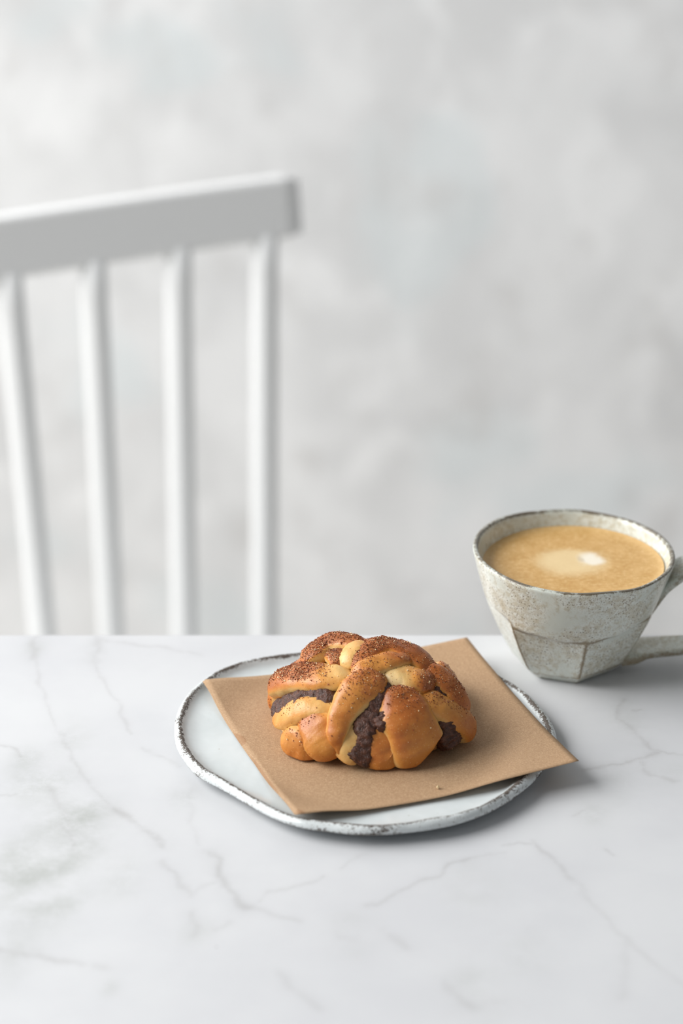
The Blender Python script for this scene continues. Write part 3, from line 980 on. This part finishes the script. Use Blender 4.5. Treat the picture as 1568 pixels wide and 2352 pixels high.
def build_cup():
    N = 420
    zs = np.r_[np.linspace(0, 0.06, 100), [.0615, .063, .0642]]
    V, ed, ri, inn = [], [], [], []
    rows = []
    for z in zs:
        rows.append(('o', z))
    rows += [('t', .0652, .0006), ('t', .0655, .0014), ('t', .0654, .0023), ('t', .0648, .0029)]
    for z in np.r_[np.linspace(.0635, .012, 30), [.0085, .007]]:
        rows.append(('i', z))
    for j in range(N):
        a = 2 * math.pi * j / N
        for rw in rows:
            if rw[0] == 'o':
                r, e = cup_outer(rw[1], a)
                rr = 0.7 * math.exp(-((.0655 - rw[1]) / .0012) ** 2)
                i_ = 0
            elif rw[0] == 't':
                r, e, rr, i_ = r0(.0655) - rw[2], 0, 0.84 + 0.3 * noise.noise(Vector((math.cos(a) * 3, math.sin(a) * 3, rw[2] * 300))), 0
            else:
                r, e = r_in(rw[1]), 0
                rr = 0.35 * math.exp(-((.0648 - rw[1]) / .0010) ** 2)
                i_ = 1
            V.append(cup_xyz(r, a, rw[1]))
            ed.append(e)
            ri.append(rr)
            inn.append(i_)
    n = len(rows)
    F = grid_faces(N, n, True, False)
    F.append(tuple(j * n for j in range(N - 1, -1, -1)))
    F.append(tuple(j * n + n - 1 for j in range(N)))
    mk('cup_body', V, F, M['cup'], cup, True, dict(edge=ed, rim=ri, inner=inn))
    # strap handle: (x, z, y) of the centre line relative to the cup, half width, half thickness
    path = [(.0330, .0235, 0, .0095, .0026), (.0392, .0340, -.0005, .0115, .0028), (.0448, .0432, -.001, .0122, .0028), (.0502, .0502, -.001, .0122, .0028), (.0575, .0556, -.001, .0118, .0028), (.0660, .0582, 0, .0110, .0026),
            (.0755, .0555, .001, .009, .0024), (.0830, .0475, .002, .009, .0024), (.0855, .0365, .002, .009, .0024), (.0825, .0245, .002, .009, .0024), (.0750, .0155, .0015, .009, .0024), (.0640, .0112, .001, .0092, .0024),
            (.0520, .0102, .0000, .0095, .0024), (.0420, .0098, -.001, .0102, .0026), (.0345, .0085, -.002, .0118, .0030), (.0265, .0070, -.002, .0125, .0034)]
    R = catmull(path, 90)
    nr = 28
    V, ed, ri = [], [], []
    cen = np.stack([R[:, 0] + CC[0], R[:, 2] + CC[1], R[:, 1]], 1)
    T = np.gradient(cen, axis=0)
    T /= np.linalg.norm(T, axis=1)[:, None]
    Yv = np.array((0, 1.0, 0))
    for i in range(len(R)):
        Nn = np.cross(T[i], Yv)
        Nn /= np.linalg.norm(Nn)
        for j in range(nr):
            a = 2 * math.pi * j / nr
            cx, sx = math.cos(a), math.sin(a)
            p = cen[i] + Yv * R[i, 3] * math.copysign(abs(cx) ** .55, cx) + Nn * R[i, 4] * math.copysign(abs(sx) ** .7, sx) * (1 - 0.28 * (1 - abs(cx)))
            p = p + 0.0006 * noise.noise(Vector(p * 120)) * Nn
            V.append(p)
            ed.append(abs(cx) ** 6 * 0.8)
            ri.append(0.35 * abs(cx) ** 8)
    F = grid_faces(len(R), nr, False, True)
    F.append(tuple(range(nr)))
    F.append(tuple((len(R) - 1) * nr + j for j in range(nr - 1, -1, -1)))
    mk('handle', V, F, M['cup'], cup, True, dict(edge=ed, rim=ri, inner=np.zeros(len(V))))
    # coffee
    lvl = 0.0570
    V, e2 = [], []
    rings = np.linspace(0, 1, 24)
    for j in range(96):
        a = 2 * math.pi * j / 96
        for t in rings:
            x, y, _ = cup_xyz(r_in(lvl) * t * 1.001, a, lvl)
            V.append((x, y, lvl + 0.0006 * t ** 20))
            e2.append(float(sstep(.86, 1, t)))
    mk2 = mk('coffee', V, grid_faces(96, 24, True, False), M['coffee'], None, True, dict(edge=e2), origin=(CC[0] + .0015, CC[1], lvl))
    tag(mk2, 'milky coffee with tan crema and a white foam spot filling the cup', 'coffee')


build_cup()

# ------------------------------------------------------------------ chair
def build_chair():
    zt = 0.045
    rail_h = 0.0455
    A = U(688, 402, zt)       # right front top corner
    Bm = U(350, 447, zt)
    Bl = U(0, 499, zt)
    Bl = Bl + np.array((0.0025, -0.006, 0))
    ax = (A - Bl)
    ax[2] = 0
    ax /= np.linalg.norm(ax)
    back = np.array((-ax[1], ax[0], 0))       # away from the camera
    W = 0.44
    mid = A - ax * W / 2
    root = empty('spindle_chair', (*(mid[:2] - back[:2] * 0.20), FLOOR))
    tag(root, 'white painted spindle-back chair behind the marble table', 'chair')
    # rail: curved board, slightly leaning back
    n = 40
    rec = 0.17
    up = np.array((0, 0, 1.0)) * math.cos(rec) + back * math.sin(rec)
    nrm = back * math.cos(rec) - np.array((0, 0, 1.0)) * math.sin(rec)
    th = 0.017
    sag = 0.012

    def rail_c(s):     # s from 0 (left) to 1 (right): front top edge, bowed away in the middle
        return A - ax * W * (1 - s) + back * sag * (1 - (2 * s - 1) ** 2) * 0.55
    V = []
    pr = [(0, 0.003), (0.0015, 0.0006), (0.004, 0), (th - .004, 0), (th - .0015, .0006), (th, .003), (th, rail_h - .003), (th - .003, rail_h), (.003, rail_h), (0, rail_h - .003)]
    for i in range(n):
        s = i / (n - 1)
        c = rail_c(s)
        ins = 0.003 if i in (0, n - 1) else 0
        for d, h in pr:
            dd = min(max(d, ins), th - ins)
            hh = min(max(h, ins), rail_h - ins)
            V.append(c + nrm * dd - up * hh)
    F = grid_faces(n, len(pr), False, True) + [tuple(range(len(pr))), tuple((n - 1) * len(pr) + j for j in range(len(pr) - 1, -1, -1))]
    rail = mk('top_rail', V, F, M['white'], root, False)
    for p in rail.data.polygons:
        p.use_smooth = False
    # spindles (photo: top x,y / x at the table edge)
    seat_z = FLOOR + 0.415
    tops = [(20, 645, 98), (212, 612, 256), (407, 582, 424), (606, 556, 607)]
    sp = []
    for tx, ty, bx in tops:
        s_best, best = 0, 9e9
        for s in np.linspace(0, 1, 400):
            c = rail_c(s) - up * (rail_h - 0.004) + nrm * th / 2
            d = c - CAM
            f = d[1] * math.cos(PITCH) - d[2] * math.sin(PITCH)
            u = 784 + FPX * d[0] / f
            if abs(u - tx) < best:
                best, s_best = abs(u - tx), s
        T_ = rail_c(s_best) - up * (rail_h - 0.004) + nrm * th / 2
        # foot on the seat: in the plane through the spindle's lean
        k = (T_[2] - seat_z)
        Bp = T_ - back * k * math.tan(rec) * 0.95
        Bp[2] = seat_z
        for _ in range(20):      # slide the foot sideways until the spindle passes the table edge where it should
            best_u = None
            for t in np.linspace(0, 0.5, 200):
                c = Bp + (T_ - Bp) * t - CAM
                f = c[1] * math.cos(PITCH) - c[2] * math.sin(PITCH)
                v = 1176 - FPX * (c[1] * math.sin(PITCH) + c[2] * math.cos(PITCH)) / f
                if v < 1455:
                    best_u = 784 + FPX * c[0] / f
                    break
            Bp[0] += (bx - best_u) * 0.0003
        sp.append((T_, Bp, s_best))
    mirror = []
    for T_, Bp, s in sp[1:]:
        s2 = 2 * sp[0][2] - s
        if s2 < 0.02:
            continue
        T2 = rail_c(s2) - up * (rail_h - 0.004) + nrm * th / 2
        d = Bp - sp[0][1]
        along = d @ ax
        B2 = sp[0][1] - ax * along + back * (d @ back)
        B2[2] = seat_z
        mirror.append((T2, B2, s2))
    for T_, Bp, s in sp + mirror:
        nl, nr = 14, 20
        V = []
        dr = (T_ - Bp) / np.linalg.norm(T_ - Bp)
        e1 = np.cross(dr, back)
        e1 /= np.linalg.norm(e1)
        e2 = np.cross(dr, e1)
        for i in range(nl):
            t = i / (nl - 1)
            r = 0.0098
            for j in range(nr):
                a = 2 * math.pi * j / nr
                V.append(Bp + (T_ - Bp) * t + r * (math.cos(a) * e1 + math.sin(a) * e2))
        F = grid_faces(nl, nr, False, True) + [tuple(range(nr)), tuple((nl - 1) * nr + j for j in range(nr - 1, -1, -1))]
        mk('spindle', V, F, M['white'], root)
    # seat
    bc = np.mean([b for _, b, _ in sp + mirror], axis=0)
    front = -back
    outl = []
    for dx, dy in ((-.19, -.035), (.19, -.035), (.225, .37), (-.225, .37)):
        outl.append((dx, dy))
    pts = []
    nseg = 10
    for k in range(4):
        p = np.array(outl[k])
        a, b = np.array(outl[k - 1]), np.array(outl[(k + 1) % 4])
        r = 0.045
        s0 = p + (a - p) / np.linalg.norm(a - p) * r
        s1 = p + (b - p) / np.linalg.norm(b - p) * r
        for t in np.linspace(0, 1, nseg):
            pts.append((1 - t) ** 2 * s0 + 2 * t * (1 - t) * p + t * t * s1)
    pts = np.array(pts)
    cen = pts.mean(0)
    V = []
    prof = [(0.0, 0), (0.985, 0), (1.0, -.006), (1.0, -.02), (.97, -.032), (0, -.032)]
    for p in pts:
        for k, z in prof:
            q = cen + (p - cen) * k
            V.append(np.array((bc[0], bc[1], seat_z + z)) + ax * q[0] + front * q[1])
    mk('seat', V, grid_faces(len(pts), len(prof), True, False), M['white'], root)
    for (dx, dy, ox, oy) in ((-.15, 0, -.035, -.05), (.15, 0, .035, -.05), (-.17, .31, -.03, .03), (.17, .31, .03, .03)):
        V = []
        t0 = np.array((bc[0], bc[1], seat_z - .03)) + ax * dx + front * dy
        t1 = np.array((bc[0], bc[1], FLOOR)) + ax * (dx + ox) + front * (dy + oy)
        for t, r in ((0, .018), (.3, .019), (.7, .016), (1, .012)):
            for j in range(16):
                a = 2 * math.pi * j / 16
                V.append(t0 + (t1 - t0) * t + r * np.array((math.cos(a), math.sin(a), 0)))
        mk('leg', V, grid_faces(4, 16, False, True) + [tuple(range(16)), tuple(48 + j for j in range(15, -1, -1))], M['white'], root)


build_chair()
